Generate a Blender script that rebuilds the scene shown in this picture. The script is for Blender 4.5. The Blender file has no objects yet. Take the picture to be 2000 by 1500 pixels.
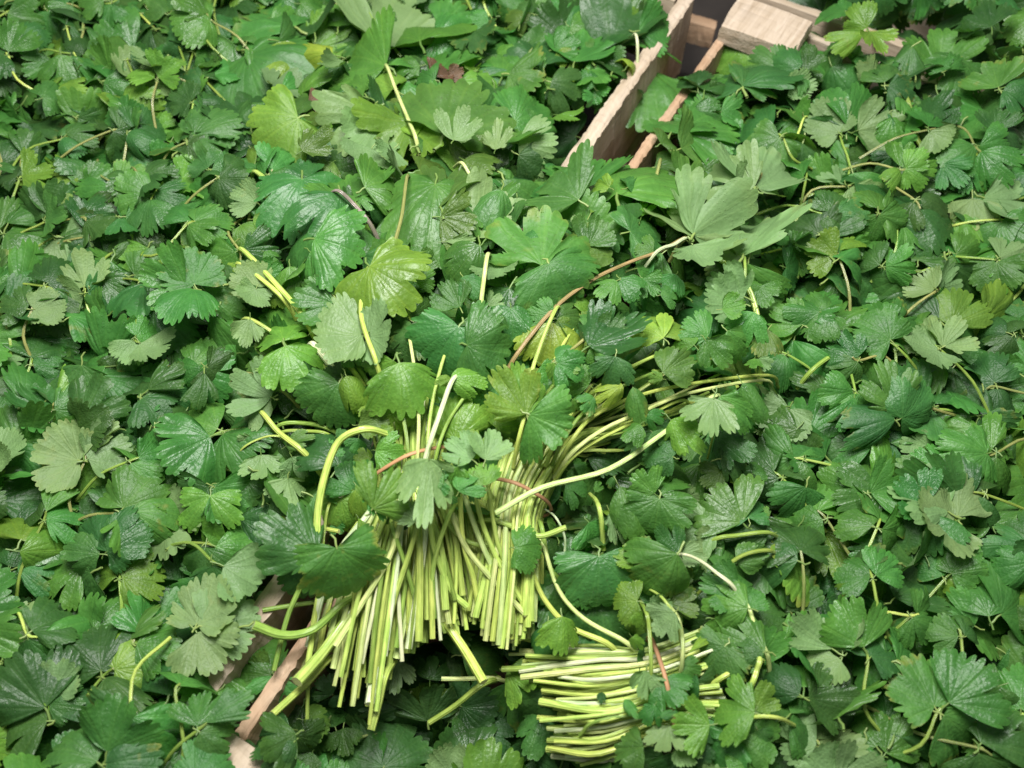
import bpy, math, random
from mathutils import Vector, Matrix, noise
R = math.radians
S = bpy.context.scene
COL = S.collection
RND = random.Random(7)

# ------------------------------------------------------------------ camera, world, lamps, exposure
CAM_H, PITCH, VFOV = 0.418, 60.0, 45.0
cam = bpy.data.cameras.new('camera')
cam.sensor_fit = 'VERTICAL'
cam.angle = R(VFOV)
cam.clip_start, cam.clip_end = 0.01, 50
camo = bpy.data.objects.new('camera', cam)
COL.objects.link(camo)
camo.location = (0, 0, CAM_H)
camo.rotation_euler = (R(90 - PITCH), 0, 0)
cam.dof.use_dof = True
cam.dof.focus_distance = 0.455
cam.dof.aperture_fstop = 8.0
S.camera = camo

w = bpy.data.worlds.new('World')
S.world = w
w.use_nodes = True
bgn = w.node_tree.nodes['Background']
bgn.inputs[0].default_value = (0.93, 0.97, 1.0, 1)
bgn.inputs[1].default_value = 0.20

def lamp(name, loc, target, size, power, col):
    l = bpy.data.lights.new(name, 'AREA')
    l.shape = 'DISK'
    l.size = size
    l.energy = power
    l.color = col
    o = bpy.data.objects.new(name, l)
    COL.objects.link(o)
    o.location = loc
    o.rotation_euler = (Vector(target) - Vector(loc)).to_track_quat('-Z', 'Y').to_euler()
    return o
lamp('stall_lamp', (-0.05, 0.32, 0.62), (0.0, 0.26, 0.0), 0.34, 7.7, (1.0, 0.98, 0.94))
lamp('bare_bulb', (0.06, 0.40, 0.66), (0.0, 0.26, 0.0), 0.06, 2.6, (0.96, 0.98, 1.0))
S.view_settings.view_transform = 'Standard'
S.view_settings.look = 'None'
S.view_settings.exposure = -0.08
S.view_settings.gamma = 1.0

# ------------------------------------------------------------------ pixel <-> place (photo pixels 2000 x 1500)
FPX = 750 / math.tan(R(VFOV / 2))
CX, SX = math.cos(R(90 - PITCH)), math.sin(R(90 - PITCH))
CAMV = Vector((0, 0, CAM_H))
def ray(px, py):
    x, y, z = (px - 1000) / FPX, -(py - 750) / FPX, -1.0
    return Vector((x, y * CX - z * SX, y * SX + z * CX))
def at(px, py, z):
    d = ray(px, py)
    return CAMV + d * ((z - CAM_H) / d.z)
def proj(p):
    q = p - CAMV
    y = q.y * CX + q.z * SX
    z = -q.y * SX + q.z * CX
    return (1000 + FPX * q.x / -z, 750 - FPX * y / -z, -z)

# heap height: mounds and hollows
BUMPS = [(at(880, 760, 0), 0.10, 0.026), (at(1150, 640, 0), 0.07, 0.018), (at(760, 1420, 0), 0.055, -0.032),
         (at(960, 1440, 0), 0.05, -0.026), (at(1250, 1000, 0), 0.06, -0.008), (at(1280, 1340, 0), 0.06, 0.012),
         (at(620, 300, 0), 0.10, 0.014), (at(520, 1000, 0), 0.05, -0.012)]
EXTRA = random.Random(3)
for i in range(14):
    side = -1 if i % 2 else 1
    BUMPS.append((Vector((side * EXTRA.uniform(0.19, 0.36), EXTRA.uniform(0.04, 0.6), 0)), EXTRA.uniform(0.04, 0.08), EXTRA.uniform(-0.012, 0.02)))
def H(x, y):
    h = 0.004
    for c, s, a in BUMPS:
        h += a * math.exp(-((x - c.x) ** 2 + (y - c.y) ** 2) / (2 * s * s))
    return h
def on_heap(px, py, dz=0.0):
    p = at(px, py, dz)
    for _ in range(4):
        p = at(px, py, H(p.x, p.y) + dz)
    return p

# ------------------------------------------------------------------ materials
def new_mat(name):
    m = bpy.data.materials.new(name)
    m.use_nodes = True
    nt = m.node_tree
    nt.nodes.clear()
    return m, nt
def node(nt, t, ins=None, **kw):
    n = nt.nodes.new(t)
    for k, v in kw.items():
        setattr(n, k, v)
    for k, v in (ins or {}).items():
        s = n.inputs[k]
        if isinstance(v, bpy.types.NodeSocket):
            nt.links.new(v, s)
        else:
            s.default_value = v
    return n
def mth(nt, op, a, b=0.0, clamp=False):
    return node(nt, 'ShaderNodeMath', {0: a, 1: b}, operation=op, use_clamp=clamp).outputs[0]
def mix(nt, f, a, b, blend='MIX'):
    n = nt.nodes.new('ShaderNodeMix')
    n.data_type = 'RGBA'
    n.blend_type = blend
    for i, v in ((0, f), (6, a), (7, b)):
        if isinstance(v, bpy.types.NodeSocket):
            nt.links.new(v, n.inputs[i])
        else:
            n.inputs[i].default_value = v
    return n.outputs[2]
def mrange(nt, v, a, b, c, d):
    return node(nt, 'ShaderNodeMapRange', {0: v, 1: a, 2: b, 3: c, 4: d}).outputs[0]

def leaf_material():
    m, nt = new_mat('coriander_leaf')
    info = node(nt, 'ShaderNodeObjectInfo')
    uv = node(nt, 'ShaderNodeUVMap', uv_map='leaf')
    sep = node(nt, 'ShaderNodeSeparateXYZ', {0: uv.outputs[0]})
    u, r = sep.outputs[0], sep.outputs[1]
    mv = node(nt, 'ShaderNodeAttribute', attribute_name='mv').outputs['Fac']
    rim = node(nt, 'ShaderNodeAttribute', attribute_name='rim').outputs['Fac']
    tc = node(nt, 'ShaderNodeTexCoord')
    off = node(nt, 'ShaderNodeVectorMath', {0: tc.outputs['Object'], 1: node(nt, 'ShaderNodeCombineXYZ', {0: mth(nt, 'MULTIPLY', info.outputs['Random'], 37.0), 1: 0.0, 2: 0.0}).outputs[0]}, operation='ADD').outputs[0]
    fr = mth(nt, 'FRACT', u)
    d = mth(nt, 'MULTIPLY', mth(nt, 'ABSOLUTE', mth(nt, 'SUBTRACT', fr, 0.5)), mth(nt, 'ADD', r, 0.12))
    vein = mrange(nt, d, 0.0, 0.075, 1.0, 0.0)
    mainv = mrange(nt, mv, 0.0, 0.026, 1.0, 0.0)
    veins = mth(nt, 'MAXIMUM', mth(nt, 'MULTIPLY', vein, 0.6), mainv)
    n1 = node(nt, 'ShaderNodeTexNoise', {'Vector': off, 'Scale': 2.6, 'Detail': 3.0}).outputs[0]
    n2 = node(nt, 'ShaderNodeTexNoise', {'Vector': off, 'Scale': 22.0, 'Detail': 4.0}).outputs[0]
    col = info.outputs['Color']
    c = mix(nt, mrange(nt, n1, 0.3, 0.7, 0.0, 1.0), mix(nt, 1.0, col, (0.82, 0.86, 0.86, 1), 'MULTIPLY'), mix(nt, 1.0, col, (1.18, 1.14, 1.05, 1), 'MULTIPLY'))
    c = mix(nt, mrange(nt, n2, 0.35, 0.7, 0.0, 0.45), c, mix(nt, 1.0, c, (0.72, 0.74, 0.66, 1), 'MULTIPLY'))
    c = mix(nt, mth(nt, 'MULTIPLY', veins, 0.26), c, mix(nt, 1.0, c, (2.1, 1.6, 1.5, 1), 'MULTIPLY'))
    c = mix(nt, mth(nt, 'MULTIPLY', rim, 0.25), c, mix(nt, 1.0, c, (1.7, 1.45, 1.1, 1), 'MULTIPLY'))
    # yellowing, browned edge on some of the leaves; specks of grit
    old = mrange(nt, info.outputs['Random'], 0.86, 0.98, 0.0, 1.0)
    n3 = node(nt, 'ShaderNodeTexNoise', {'Vector': off, 'Scale': 3.3, 'Detail': 3.0}).outputs[0]
    old = mth(nt, 'MULTIPLY', old, mrange(nt, mth(nt, 'ADD', n3, mth(nt, 'MULTIPLY', rim, 0.16)), 0.62, 0.78, 0.0, 0.7))
    c = mix(nt, old, c, (0.26, 0.27, 0.05, 1))
    n4 = node(nt, 'ShaderNodeTexNoise', {'Vector': off, 'Scale': 46.0, 'Detail': 1.0}).outputs[0]
    c = mix(nt, mrange(nt, n4, 0.70, 0.74, 0.0, 0.7), c, (0.06, 0.055, 0.03, 1))
    geo = node(nt, 'ShaderNodeNewGeometry')
    back = mix(nt, 0.42, c, (0.27, 0.40, 0.17, 1))
    c2 = mix(nt, geo.outputs['Backfacing'], c, back)
    # relief: tissue swells between veins, tiny puckers, dew
    vor = node(nt, 'ShaderNodeTexVoronoi', {'Vector': off, 'Scale': 15.0}, feature='SMOOTH_F1').outputs[0]
    dew = node(nt, 'ShaderNodeTexVoronoi', {'Vector': off, 'Scale': 30.0, 'Randomness': 1.0}).outputs[0]
    dewmask = node(nt, 'ShaderNodeTexNoise', {'Vector': off, 'Scale': 4.0, 'Detail': 2.0}).outputs[0]
    dewb = mth(nt, 'MULTIPLY', mrange(nt, dew, 0.08, 0.24, 1.0, 0.0), mrange(nt, dewmask, 0.5, 0.6, 0.0, 1.0))
    hgt = mth(nt, 'ADD', mth(nt, 'MULTIPLY', veins, -0.22), mth(nt, 'MULTIPLY', vor, -0.42))
    hgt = mth(nt, 'ADD', hgt, mth(nt, 'MULTIPLY', n2, 0.45))
    hgt = mth(nt, 'ADD', hgt, mth(nt, 'MULTIPLY', dewb, 0.5))
    bump = node(nt, 'ShaderNodeBump', {'Strength': 0.55, 'Distance': 0.0011, 'Height': hgt}).outputs[0]
    rough = mth(nt, 'ADD', mrange(nt, n1, 0.3, 0.7, -0.06, 0.08), mrange(nt, info.outputs['Random'], 0.0, 1.0, 0.33, 0.52))
    rough = mth(nt, 'SUBTRACT', rough, mth(nt, 'MULTIPLY', dewb, 0.2))
    rough = mth(nt, 'ADD', rough, mth(nt, 'MULTIPLY', geo.outputs['Backfacing'], 0.10))
    p = node(nt, 'ShaderNodeBsdfPrincipled', {'Base Color': c2, 'Roughness': rough, 'Normal': bump, 'IOR': 1.5})
    tcol = mix(nt, 1.0, c, (1.9, 1.95, 0.9, 1), 'MULTIPLY')
    t = node(nt, 'ShaderNodeBsdfTranslucent', {'Color': tcol, 'Normal': bump})
    ms = node(nt, 'ShaderNodeMixShader', {0: 0.29, 1: p.outputs[0], 2: t.outputs[0]})
    out = node(nt, 'ShaderNodeOutputMaterial', {0: ms.outputs[0]})
    return m

def stem_material():
    m, nt = new_mat('coriander_stem')
    info = node(nt, 'ShaderNodeObjectInfo')
    uv = node(nt, 'ShaderNodeUVMap', uv_map='leaf')
    sep = node(nt, 'ShaderNodeSeparateXYZ', {0: uv.outputs[0]})
    tc = node(nt, 'ShaderNodeTexCoord')
    cmb = node(nt, 'ShaderNodeCombineXYZ', {0: mth(nt, 'MULTIPLY', sep.outputs[0], 7.0), 1: mth(nt, 'MULTIPLY', sep.outputs[1], 14.0), 2: mth(nt, 'MULTIPLY', info.outputs['Random'], 60.0)}).outputs[0]
    n1 = node(nt, 'ShaderNodeTexNoise', {'Vector': cmb, 'Scale': 1.0, 'Detail': 3.0}).outputs[0]
    n2 = node(nt, 'ShaderNodeTexNoise', {'Vector': tc.outputs['Object'], 'Scale': 90.0, 'Detail': 3.0}).outputs[0]
    col = info.outputs['Color']
    c = mix(nt, mrange(nt, n1, 0.3, 0.7, 0.0, 1.0), mix(nt, 1.0, col, (0.66, 0.74, 0.6, 1), 'MULTIPLY'), mix(nt, 1.0, col, (1.22, 1.16, 1.2, 1), 'MULTIPLY'))
    c = mix(nt, mrange(nt, n2, 0.5, 0.75, 0.0, 0.4), c, mix(nt, 1.0, col, (0.6, 0.75, 0.5, 1), 'MULTIPLY'))
    cap = node(nt, 'ShaderNodeAttribute', attribute_name='rim').outputs['Fac']
    c = mix(nt, mth(nt, 'MULTIPLY', cap, 0.6), c, (0.55, 0.52, 0.30, 1))
    ridge = mth(nt, 'SINE', mth(nt, 'MULTIPLY', sep.outputs[0], 6.2832 * 9))
    hgt = mth(nt, 'ADD', mth(nt, 'MULTIPLY', ridge, 0.4), mth(nt, 'MULTIPLY', n2, 0.8))
    bump = node(nt, 'ShaderNodeBump', {'Strength': 0.45, 'Distance': 0.0006, 'Height': hgt}).outputs[0]
    p = node(nt, 'ShaderNodeBsdfPrincipled', {'Base Color': c, 'Roughness': 0.27, 'Normal': bump, 'Subsurface Weight': 0.12, 'Subsurface Radius': (0.003, 0.003, 0.001)})
    node(nt, 'ShaderNodeOutputMaterial', {0: p.outputs[0]})
    return m

def petiole_material():
    m, nt = new_mat('leaf_stalk')
    info = node(nt, 'ShaderNodeObjectInfo')
    c = mix(nt, info.outputs['Random'], (0.10, 0.19, 0.04, 1), (0.24, 0.32, 0.09, 1))
    p = node(nt, 'ShaderNodeBsdfPrincipled', {'Base Color': c, 'Roughness': 0.4})
    node(nt, 'ShaderNodeOutputMaterial', {0: p.outputs[0]})
    return m

def wood_material(name, c1, c2, c3):
    m, nt = new_mat(name)
    tc = node(nt, 'ShaderNodeTexCoord')
    info = node(nt, 'ShaderNodeObjectInfo')
    mp = node(nt, 'ShaderNodeMapping', {0: tc.outputs['Object'], 1: (0, 0, 0), 3: (9, 90, 90)}).outputs[0]
    ofs = node(nt, 'ShaderNodeVectorMath', {0: mp, 1: node(nt, 'ShaderNodeCombineXYZ', {0: mth(nt, 'MULTIPLY', info.outputs['Random'], 50.0), 1: 0.0, 2: 0.0}).outputs[0]}, operation='ADD').outputs[0]
    g = node(nt, 'ShaderNodeTexNoise', {'Vector': ofs, 'Scale': 1.6, 'Detail': 6.0, 'Roughness': 0.65, 'Distortion': 0.6}).outputs[0]
    st = node(nt, 'ShaderNodeTexNoise', {'Vector': tc.outputs['Object'], 'Scale': 26.0, 'Detail': 5.0}).outputs[0]
    fine = node(nt, 'ShaderNodeTexNoise', {'Vector': ofs, 'Scale': 7.0, 'Detail': 4.0}).outputs[0]
    c = mix(nt, mrange(nt, g, 0.33, 0.66, 0.0, 1.0), c1, c2)
    c = mix(nt, mrange(nt, st, 0.52, 0.72, 0.0, 0.75), c, c3)
    c = mix(nt, mrange(nt, fine, 0.55, 0.75, 0.0, 0.5), c, mix(nt, 1.0, c, (0.55, 0.5, 0.45, 1), 'MULTIPLY'))
    h = mth(nt, 'ADD', mth(nt, 'MULTIPLY', g, 0.6), mth(nt, 'MULTIPLY', fine, 0.5))
    bump = node(nt, 'ShaderNodeBump', {'Strength': 0.8, 'Distance': 0.0012, 'Height': h}).outputs[0]
    p = node(nt, 'ShaderNodeBsdfPrincipled', {'Base Color': c, 'Roughness': 0.8, 'Normal': bump})
    node(nt, 'ShaderNodeOutputMaterial', {0: p.outputs[0]})
    return m

def plain_material(name, col, rough, metal=0.0, nscale=60.0, var=0.35):
    m, nt = new_mat(name)
    tc = node(nt, 'ShaderNodeTexCoord')
    n = node(nt, 'ShaderNodeTexNoise', {'Vector': tc.outputs['Object'], 'Scale': nscale, 'Detail': 5.0}).outputs[0]
    c = mix(nt, mrange(nt, n, 0.3, 0.7, 0.0, 1.0), tuple(x * (1 - var) for x in col) + (1,), tuple(x * (1 + var) for x in col) + (1,))
    bump = node(nt, 'ShaderNodeBump', {'Strength': 0.5, 'Distance': 0.0006, 'Height': n}).outputs[0]
    p = node(nt, 'ShaderNodeBsdfPrincipled', {'Base Color': c, 'Roughness': rough, 'Metallic': metal, 'Normal': bump})
    node(nt, 'ShaderNodeOutputMaterial', {0: p.outputs[0]})
    return m

M_LEAF, M_STEM, M_STALK = leaf_material(), stem_material(), petiole_material()
M_WOOD = wood_material('rough_poplar', (0.54, 0.44, 0.34, 1), (0.39, 0.30, 0.21, 1), (0.34, 0.28, 0.23, 1))
M_WOOD_B = wood_material('stained_poplar', (0.50, 0.34, 0.22, 1), (0.36, 0.22, 0.13, 1), (0.52, 0.41, 0.29, 1))
M_BAND = plain_material('rubber_band', (0.36, 0.19, 0.09), 0.6)
M_STAPLE = plain_material('staple_steel', (0.22, 0.22, 0.23), 0.45, 0.9)
M_FLOOR = plain_material('dark_floor', (0.035, 0.028, 0.024), 0.85, 0, 25.0)

# ------------------------------------------------------------------ things
def set_props(o, label=None, cat=None, group=None, kind=None):
    if label: o['label'] = label
    if cat: o['category'] = cat
    if group: o['group'] = group
    if kind: o['kind'] = kind
    return o
def empty(name, loc):
    o = bpy.data.objects.new(name, None)
    o.empty_display_size = 0.02
    COL.objects.link(o)
    o.location = loc
    return o
def mesh_obj(name, me, parent=None):
    o = bpy.data.objects.new(name, me)
    COL.objects.link(o)
    if parent: o.parent = parent
    return o

# ------------------------------------------------------------------ leaf meshes (shared between leaves)
SHAPES = {  # half angle, lobes (angle, half width, length), fall-off of a lobe towards its sides, tooth width (degrees)
    'f': (80, ((0, 31, 1.0), (50, 29, 0.90), (-50, 29, 0.90)), 0.27, 9.5),
    'd': (84, ((0, 24, 1.0), (46, 23, 0.92), (-46, 23, 0.92), (78, 16, 0.62), (-78, 16, 0.62)), 0.36, 9.5),
    'r': (122, ((0, 30, 1.0), (44, 28, 0.90), (-44, 28, 0.90), (88, 28, 0.66), (-88, 28, 0.66)), 0.13, 9.5),
    'w': (42, ((0, 17, 1.0), (27, 17, 0.86), (-27, 17, 0.86)), 0.32, 8.5),
    'c': (74, ((0, 34, 1.0), (46, 30, 0.88), (-46, 30, 0.88)), 0.14, 9.0)}
def leaf_mesh(kind, seed):
    g = random.Random(f'{kind}{seed}')
    Adeg, LB, drop, tdeg = SHAPES[kind]
    A = R(Adeg + g.uniform(-5, 5))
    drop *= g.uniform(0.7, 1.3)
    lobes = [(R(a + g.uniform(-6, 6)), R(h * g.uniform(0.88, 1.12)), l * g.uniform(0.9, 1.07)) for a, h, l in LB]
    N = round(math.degrees(2 * A) / (tdeg * g.uniform(0.9, 1.15)))
    spt = 5
    nr = N * spt
    nv = max(5, round(N * 0.5))
    srt = sorted(a for a, h, l in lobes)
    slits = [((a + b) / 2 + R(g.uniform(-3, 3)), g.choice((0.05, 0.16, 0.28, 0.40)), R(g.uniform(2.0, 3.5))) for a, b in zip(srt, srt[1:])]
    tooth_a = [g.uniform(0.5, 1.35) for _ in range(N + 1)]
    tooth_w = [g.uniform(-0.18, 0.18) for _ in range(N + 1)]
    td = g.uniform(0.085, 0.135)
    rings = [0.0, 0.16, 0.34, 0.52, 0.68, 0.82, 0.92, 1.0]
    wa, nw, ph = g.uniform(0.015, 0.06), g.choice((4.0, 5.0, 6.0)), g.uniform(0, 6.28)
    fk = g.uniform(-0.30, 0.40)
    ky = g.uniform(-0.5, 1.3)
    kx = g.uniform(-0.5, 1.5)
    dome = g.choice((g.uniform(0.05, 0.35), g.uniform(0.05, 0.35), g.uniform(-0.25, 0.0)))
    if kind == 'c': ky, kx, fk = g.uniform(0.7, 1.5), g.uniform(1.2, 2.2), 0.0
    if kind == 'r': ky, kx, fk = g.uniform(0.2, 1.1), g.uniform(0.2, 1.1), g.uniform(-0.05, 0.15)
    lbend = [(a, g.uniform(-0.30, 0.16)) for a, h, l in lobes]
    bl = g.uniform(0.003, 0.008)
    verts, uvs, mvs, rims, faces, fm = [], [], [], [], [], []
    def put(th, rr, uu, s):
        x, y = rr * math.sin(th), rr * math.cos(th)
        z = wa * math.sin(nw * th + ph) * s * s + fk * abs(x) * (0.4 + 0.6 * s) - dome * rr * rr
        for a, am in lbend: z += am * math.exp(-((th - a) / 0.33) ** 2) * max(0.0, s - 0.25) ** 2
        z += -bl * math.cos(2 * math.pi * (uu - 0.5)) * s * (1.15 - 0.6 * s)
        z += (0.10 * noise.noise((x * 2.6 + seed * 7.3, y * 2.6, ord(kind))) + 0.045 * noise.noise((x * 6 + seed * 3.3, y * 6, ord(kind)))) * s
        if abs(ky) > 1e-3: z, y = z + (math.cos(ky * y) - 1) / ky * (1 + z), math.sin(ky * y) / ky
        if abs(kx) > 1e-3: z, x = z + (math.cos(kx * x) - 1) / kx, math.sin(kx * x) / kx
        verts.append((x, y, z))
        uvs.append((uu, rr))
        mvs.append(min(abs(th - a) for a in srt) * rr)
        rims.append(max(0.0, (s - 0.8) / 0.2))
    for i in range(nr + 1):
        th = -A + 2 * A * i / nr
        ut = i / spt
        uv_ = (th + A) / (2 * A) * nv
        q = abs(th) / A
        full = max(l * (1 - drop * min(1.6, abs(th - a) / h) ** 3.4) for a, h, l in lobes)
        sm = sum(l * math.exp(-((th - a) / 0.5) ** 2) for a, h, l in lobes) / sum(math.exp(-((th - a) / 0.5) ** 2) for a, h, l in lobes)
        sm *= 0.97 - drop * 0.45
        if q > 0.88:
            k_ = 1 - 0.55 * ((q - 0.88) / 0.12) ** 1.5
            full *= k_; sm *= k_
        full = max(full, 0.16)
        for a, dp, wd in slits: full *= 1 - dp * math.exp(-(abs(th - a) / wd) ** 1.4)
        ti = min(N, int(ut))
        tooth = abs(math.sin(math.pi * min(1.0, max(0.0, (ut - ti) ** (1 + tooth_w[ti]))))) ** 0.62
        full *= 1 - td * tooth_a[ti] * (1 - tooth)
        for s in rings:
            b = s * s * s
            put(th, s * (min(sm, full * 1.12) * (1 - b) + full * b), uv_, s)
    k = len(rings)
    for i in range(nr):
        for j in range(k - 1):
            a, b = i * k + j, (i + 1) * k + j
            faces.append((a, b + 1, a + 1) if j == 0 else (a, b, b + 1, a + 1))
            fm.append(0)
    # stalk
    pts = [(0, 0.02, 0.0), (0, -0.06, -0.008), (g.uniform(-.03, .03), -0.14, -0.02), (g.uniform(-.05, .05), -0.22, -0.04)]
    base = len(verts)
    for pi, p in enumerate(pts):
        rad = 0.016 + 0.002 * pi
        for q in range(5):
            t = q / 5 * 6.2832
            verts.append((p[0] + rad * math.cos(t), p[1], p[2] + rad * math.sin(t) - 0.012))
            uvs.append((q / 5, pi * 0.1)); mvs.append(1.0); rims.append(0.0)
    for pi in range(len(pts) - 1):
        for q in range(5):
            a, b = base + pi * 5 + q, base + pi * 5 + (q + 1) % 5
            faces.append((a, a + 5, b + 5, b)); fm.append(1)
    me = finish('leaf', verts, faces, uvs, mvs, rims, (M_LEAF, M_STALK), fm)
    return abs(ky) + abs(kx) + 1.5 * abs(fk) + abs(dome), me

def finish(name, verts, faces, uvs, mvs, rims, mats, fm=None):
    me = bpy.data.meshes.new(name)
    me.from_pydata(verts, [], faces)
    ul = me.uv_layers.new(name='leaf')
    idx = [0] * len(me.loops)
    me.loops.foreach_get('vertex_index', idx)
    flat = []
    for v in idx: flat.extend(uvs[v])
    ul.data.foreach_set('uv', flat)
    for nm, vals in (('mv', mvs), ('rim', rims)):
        if vals:
            at_ = me.attributes.new(nm, 'FLOAT', 'POINT')
            at_.data.foreach_set('value', vals)
    for m in mats: me.materials.append(m)
    if fm: me.polygons.foreach_set('material_index', fm)
    me.polygons.foreach_set('use_smooth', [True] * len(me.polygons))
    me.update()
    return me

NVAR = {'f': 26, 'd': 30, 'r': 18, 'w': 10, 'c': 14}
LEAVES = {k: [m for c, m in sorted((leaf_mesh(k, i) for i in range(n)), key=lambda q: q[0])] for k, n in NVAR.items()}   # flattest first

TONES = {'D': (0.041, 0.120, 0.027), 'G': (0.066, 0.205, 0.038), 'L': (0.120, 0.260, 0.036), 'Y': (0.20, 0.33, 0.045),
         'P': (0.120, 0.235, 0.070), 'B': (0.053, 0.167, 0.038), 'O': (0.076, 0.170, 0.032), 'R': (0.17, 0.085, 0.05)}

# ------------------------------------------------------------------ stems
def catmull(pts, per=5):
    if len(pts) < 3:
        a, b = pts
        return [a.lerp(b, i / per) for i in range(per + 1)]
    out = []
    P = [pts[0] * 2 - pts[1]] + list(pts) + [pts[-1] * 2 - pts[-2]]
    for i in range(1, len(P) - 2):
        p0, p1, p2, p3 = P[i - 1:i + 3]
        for j in range(per):
            t = j / per
            out.append(0.5 * ((2 * p1) + (p2 - p0) * t + (2 * p0 - 5 * p1 + 4 * p2 - p3) * t * t + (3 * p1 - p0 - 3 * p2 + p3) * t ** 3))
    out.append(P[-2].copy())
    return out
def tube_mesh(pts, r0, r1, mat, sides=9, closed=False, flat=1.0, name='stem'):
    verts, uvs, rims, faces = [], [], [], []
    n = len(pts)
    L = 0.0
    up = Vector((0, 0, 1))
    for i, p in enumerate(pts):
        if closed: d = pts[(i + 1) % n] - pts[i - 1]
        else: d = pts[min(i + 1, n - 1)] - pts[max(i - 1, 0)]
        d.normalize()
        sx = d.cross(up)
        if sx.length < 1e-3: sx = Vector((1, 0, 0))
        sx.normalize()
        sy = sx.cross(d)
        if i: L += (p - pts[i - 1]).length
        r = r0 + (r1 - r0) * i / max(1, n - 1)
        for q in range(sides):
            t = q / sides * 6.28318
            rr = r * (1 + 0.06 * math.cos(5 * t))
            verts.append(p + sx * (rr * math.cos(t)) + sy * (rr * math.sin(t) * flat))
            uvs.append((q / sides, L * 10)); rims.append(0.0)
    m = n if closed else n - 1
    for i in range(m):
        for q in range(sides):
            a, b = i * sides + q, i * sides + (q + 1) % sides
            c, d_ = ((i + 1) % n) * sides + (q + 1) % sides, ((i + 1) % n) * sides + q
            faces.append((a, b, c, d_))
    if not closed:
        for row, rev in ((0, True), (n - 1, False)):
            b0 = len(verts)
            for q in range(sides):
                verts.append(verts[row * sides + q].copy()); uvs.append((q / sides, 0)); rims.append(1.0)
            f = list(range(b0, b0 + sides))
            faces.append(tuple(reversed(f)) if not rev else tuple(f))
    me = finish(name, verts, faces, uvs, None, rims, (mat,))
    if not closed:
        for pl in list(me.polygons)[-2:]: pl.use_smooth = False
    return me

# ------------------------------------------------------------------ bunches
GROUP = 'coriander bunches heaped in the wooden crates'
BUNCH = {}
def bunch(key, px, py, label):
    p = on_heap(px, py)
    o = empty('coriander_bunch', (p.x, p.y, p.z))
    set_props(o, label, 'coriander', GROUP)
    BUNCH[key] = [o, Vector((p.x, p.y, p.z)), 0, 0]
for a in [
    ('A', 770, 740, 'coriander bunch left of centre, tan band around it, cut stems fanned towards bottom left'),
    ('B', 1190, 610, 'coriander bunch right of centre, bright yellow-green stems bending right above its thin band'),
    ('C', 1350, 1330, 'coriander bunch lying sideways at bottom right, cut stems pointing left, band across them'),
    ('D', 540, 610, 'untied-looking coriander bunch left of the central one, pale stems running down to right'),
    ('E', 800, 1440, 'dark shaded coriander bunch low in the crate under the fanned cut stems'),
    ('F', 1290, 1010, 'coriander bunch of broad glossy leaves between the two bunches showing cut stems at right'),
    ('I', 510, 960, 'coriander bunch with bluish wet leaves beside the lower end of the crate edge'),
    ('G1', 570, 220, 'light green coriander bunch with big pale leaves behind the central bunches'),
    ('G2', 760, 90, 'coriander bunch with a pale yellow leaf at the far edge of left crate'),
    ('G3', 960, 130, 'coriander bunch with a brown withered leaf in the middle of the far heap'),
    ('G4', 1150, 110, 'dark coriander bunch pressed against the far stretch of the pale board'),
    ('H', 1420, 240, 'coriander bunch below the stapled corner block of the right crate'),
    ('L1', 340, 90, 'far coriander bunch left of the yellow leaf, two bunches from the board'),
    ('L2', 90, 130, 'coriander bunch in the far left corner of the picture'),
    ('L3', 320, 390, 'coriander bunch left of the light green bunch with big pale leaves'),
    ('L4', 60, 470, 'coriander bunch at the left border, below the far left corner bunch'),
    ('L5', 320, 680, 'coriander bunch left of the one whose pale stems run down to right'),
    ('L6', 80, 810, 'coriander bunch halfway down the left border of the picture'),
    ('L7', 300, 980, 'coriander bunch in the left crate, left of the bluish wet leaves'),
    ('L8', 60, 1080, 'coriander bunch low at the left border, above the bottom left one'),
    ('L9', 260, 1420, 'coriander bunch against the near stretch of the left crate rim, bottom left corner'),
    ('L11', 200, 250, 'coriander bunch below the far left corner one, two bunches left of the light green one'),
    ('R11', 1640, 60, 'coriander bunch at the top border just right of the stapled corner block'),
    ('R1', 1600, 270, 'coriander bunch along the far end of the right crate, right of the corner block'),
    ('R2', 1860, 110, 'coriander bunch in the crate beyond the far end of the right crate'),
    ('R3', 1640, 520, 'coriander bunch right of the long brown stem with pale leaves'),
    ('R4', 1890, 460, 'coriander bunch at the right border near the far crate end'),
    ('R5', 1630, 800, 'coriander bunch at the tips of the stems that bend to the right'),
    ('R6', 1880, 790, 'coriander bunch halfway down the right border of the picture'),
    ('R7', 1620, 1090, 'coriander bunch right of the broad glossy leaves'),
    ('R8', 1880, 1120, 'coriander bunch low at the right border, above the bottom corner one'),
    ('R9', 1640, 1380, 'coriander bunch right of the sideways bunch with band at the bottom'),
    ('R10', 1890, 1410, 'coriander bunch in the bottom right corner of the picture'),
]: bunch(*a)
for k in [k for k in BUNCH]: pass
def nearest(p, keys=None):
    best, bk = 1e9, None
    for k, v in BUNCH.items():
        d = (v[1].x - p.x) ** 2 + (v[1].y - p.y) ** 2
        if d < best: best, bk = d, k
    return bk

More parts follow.
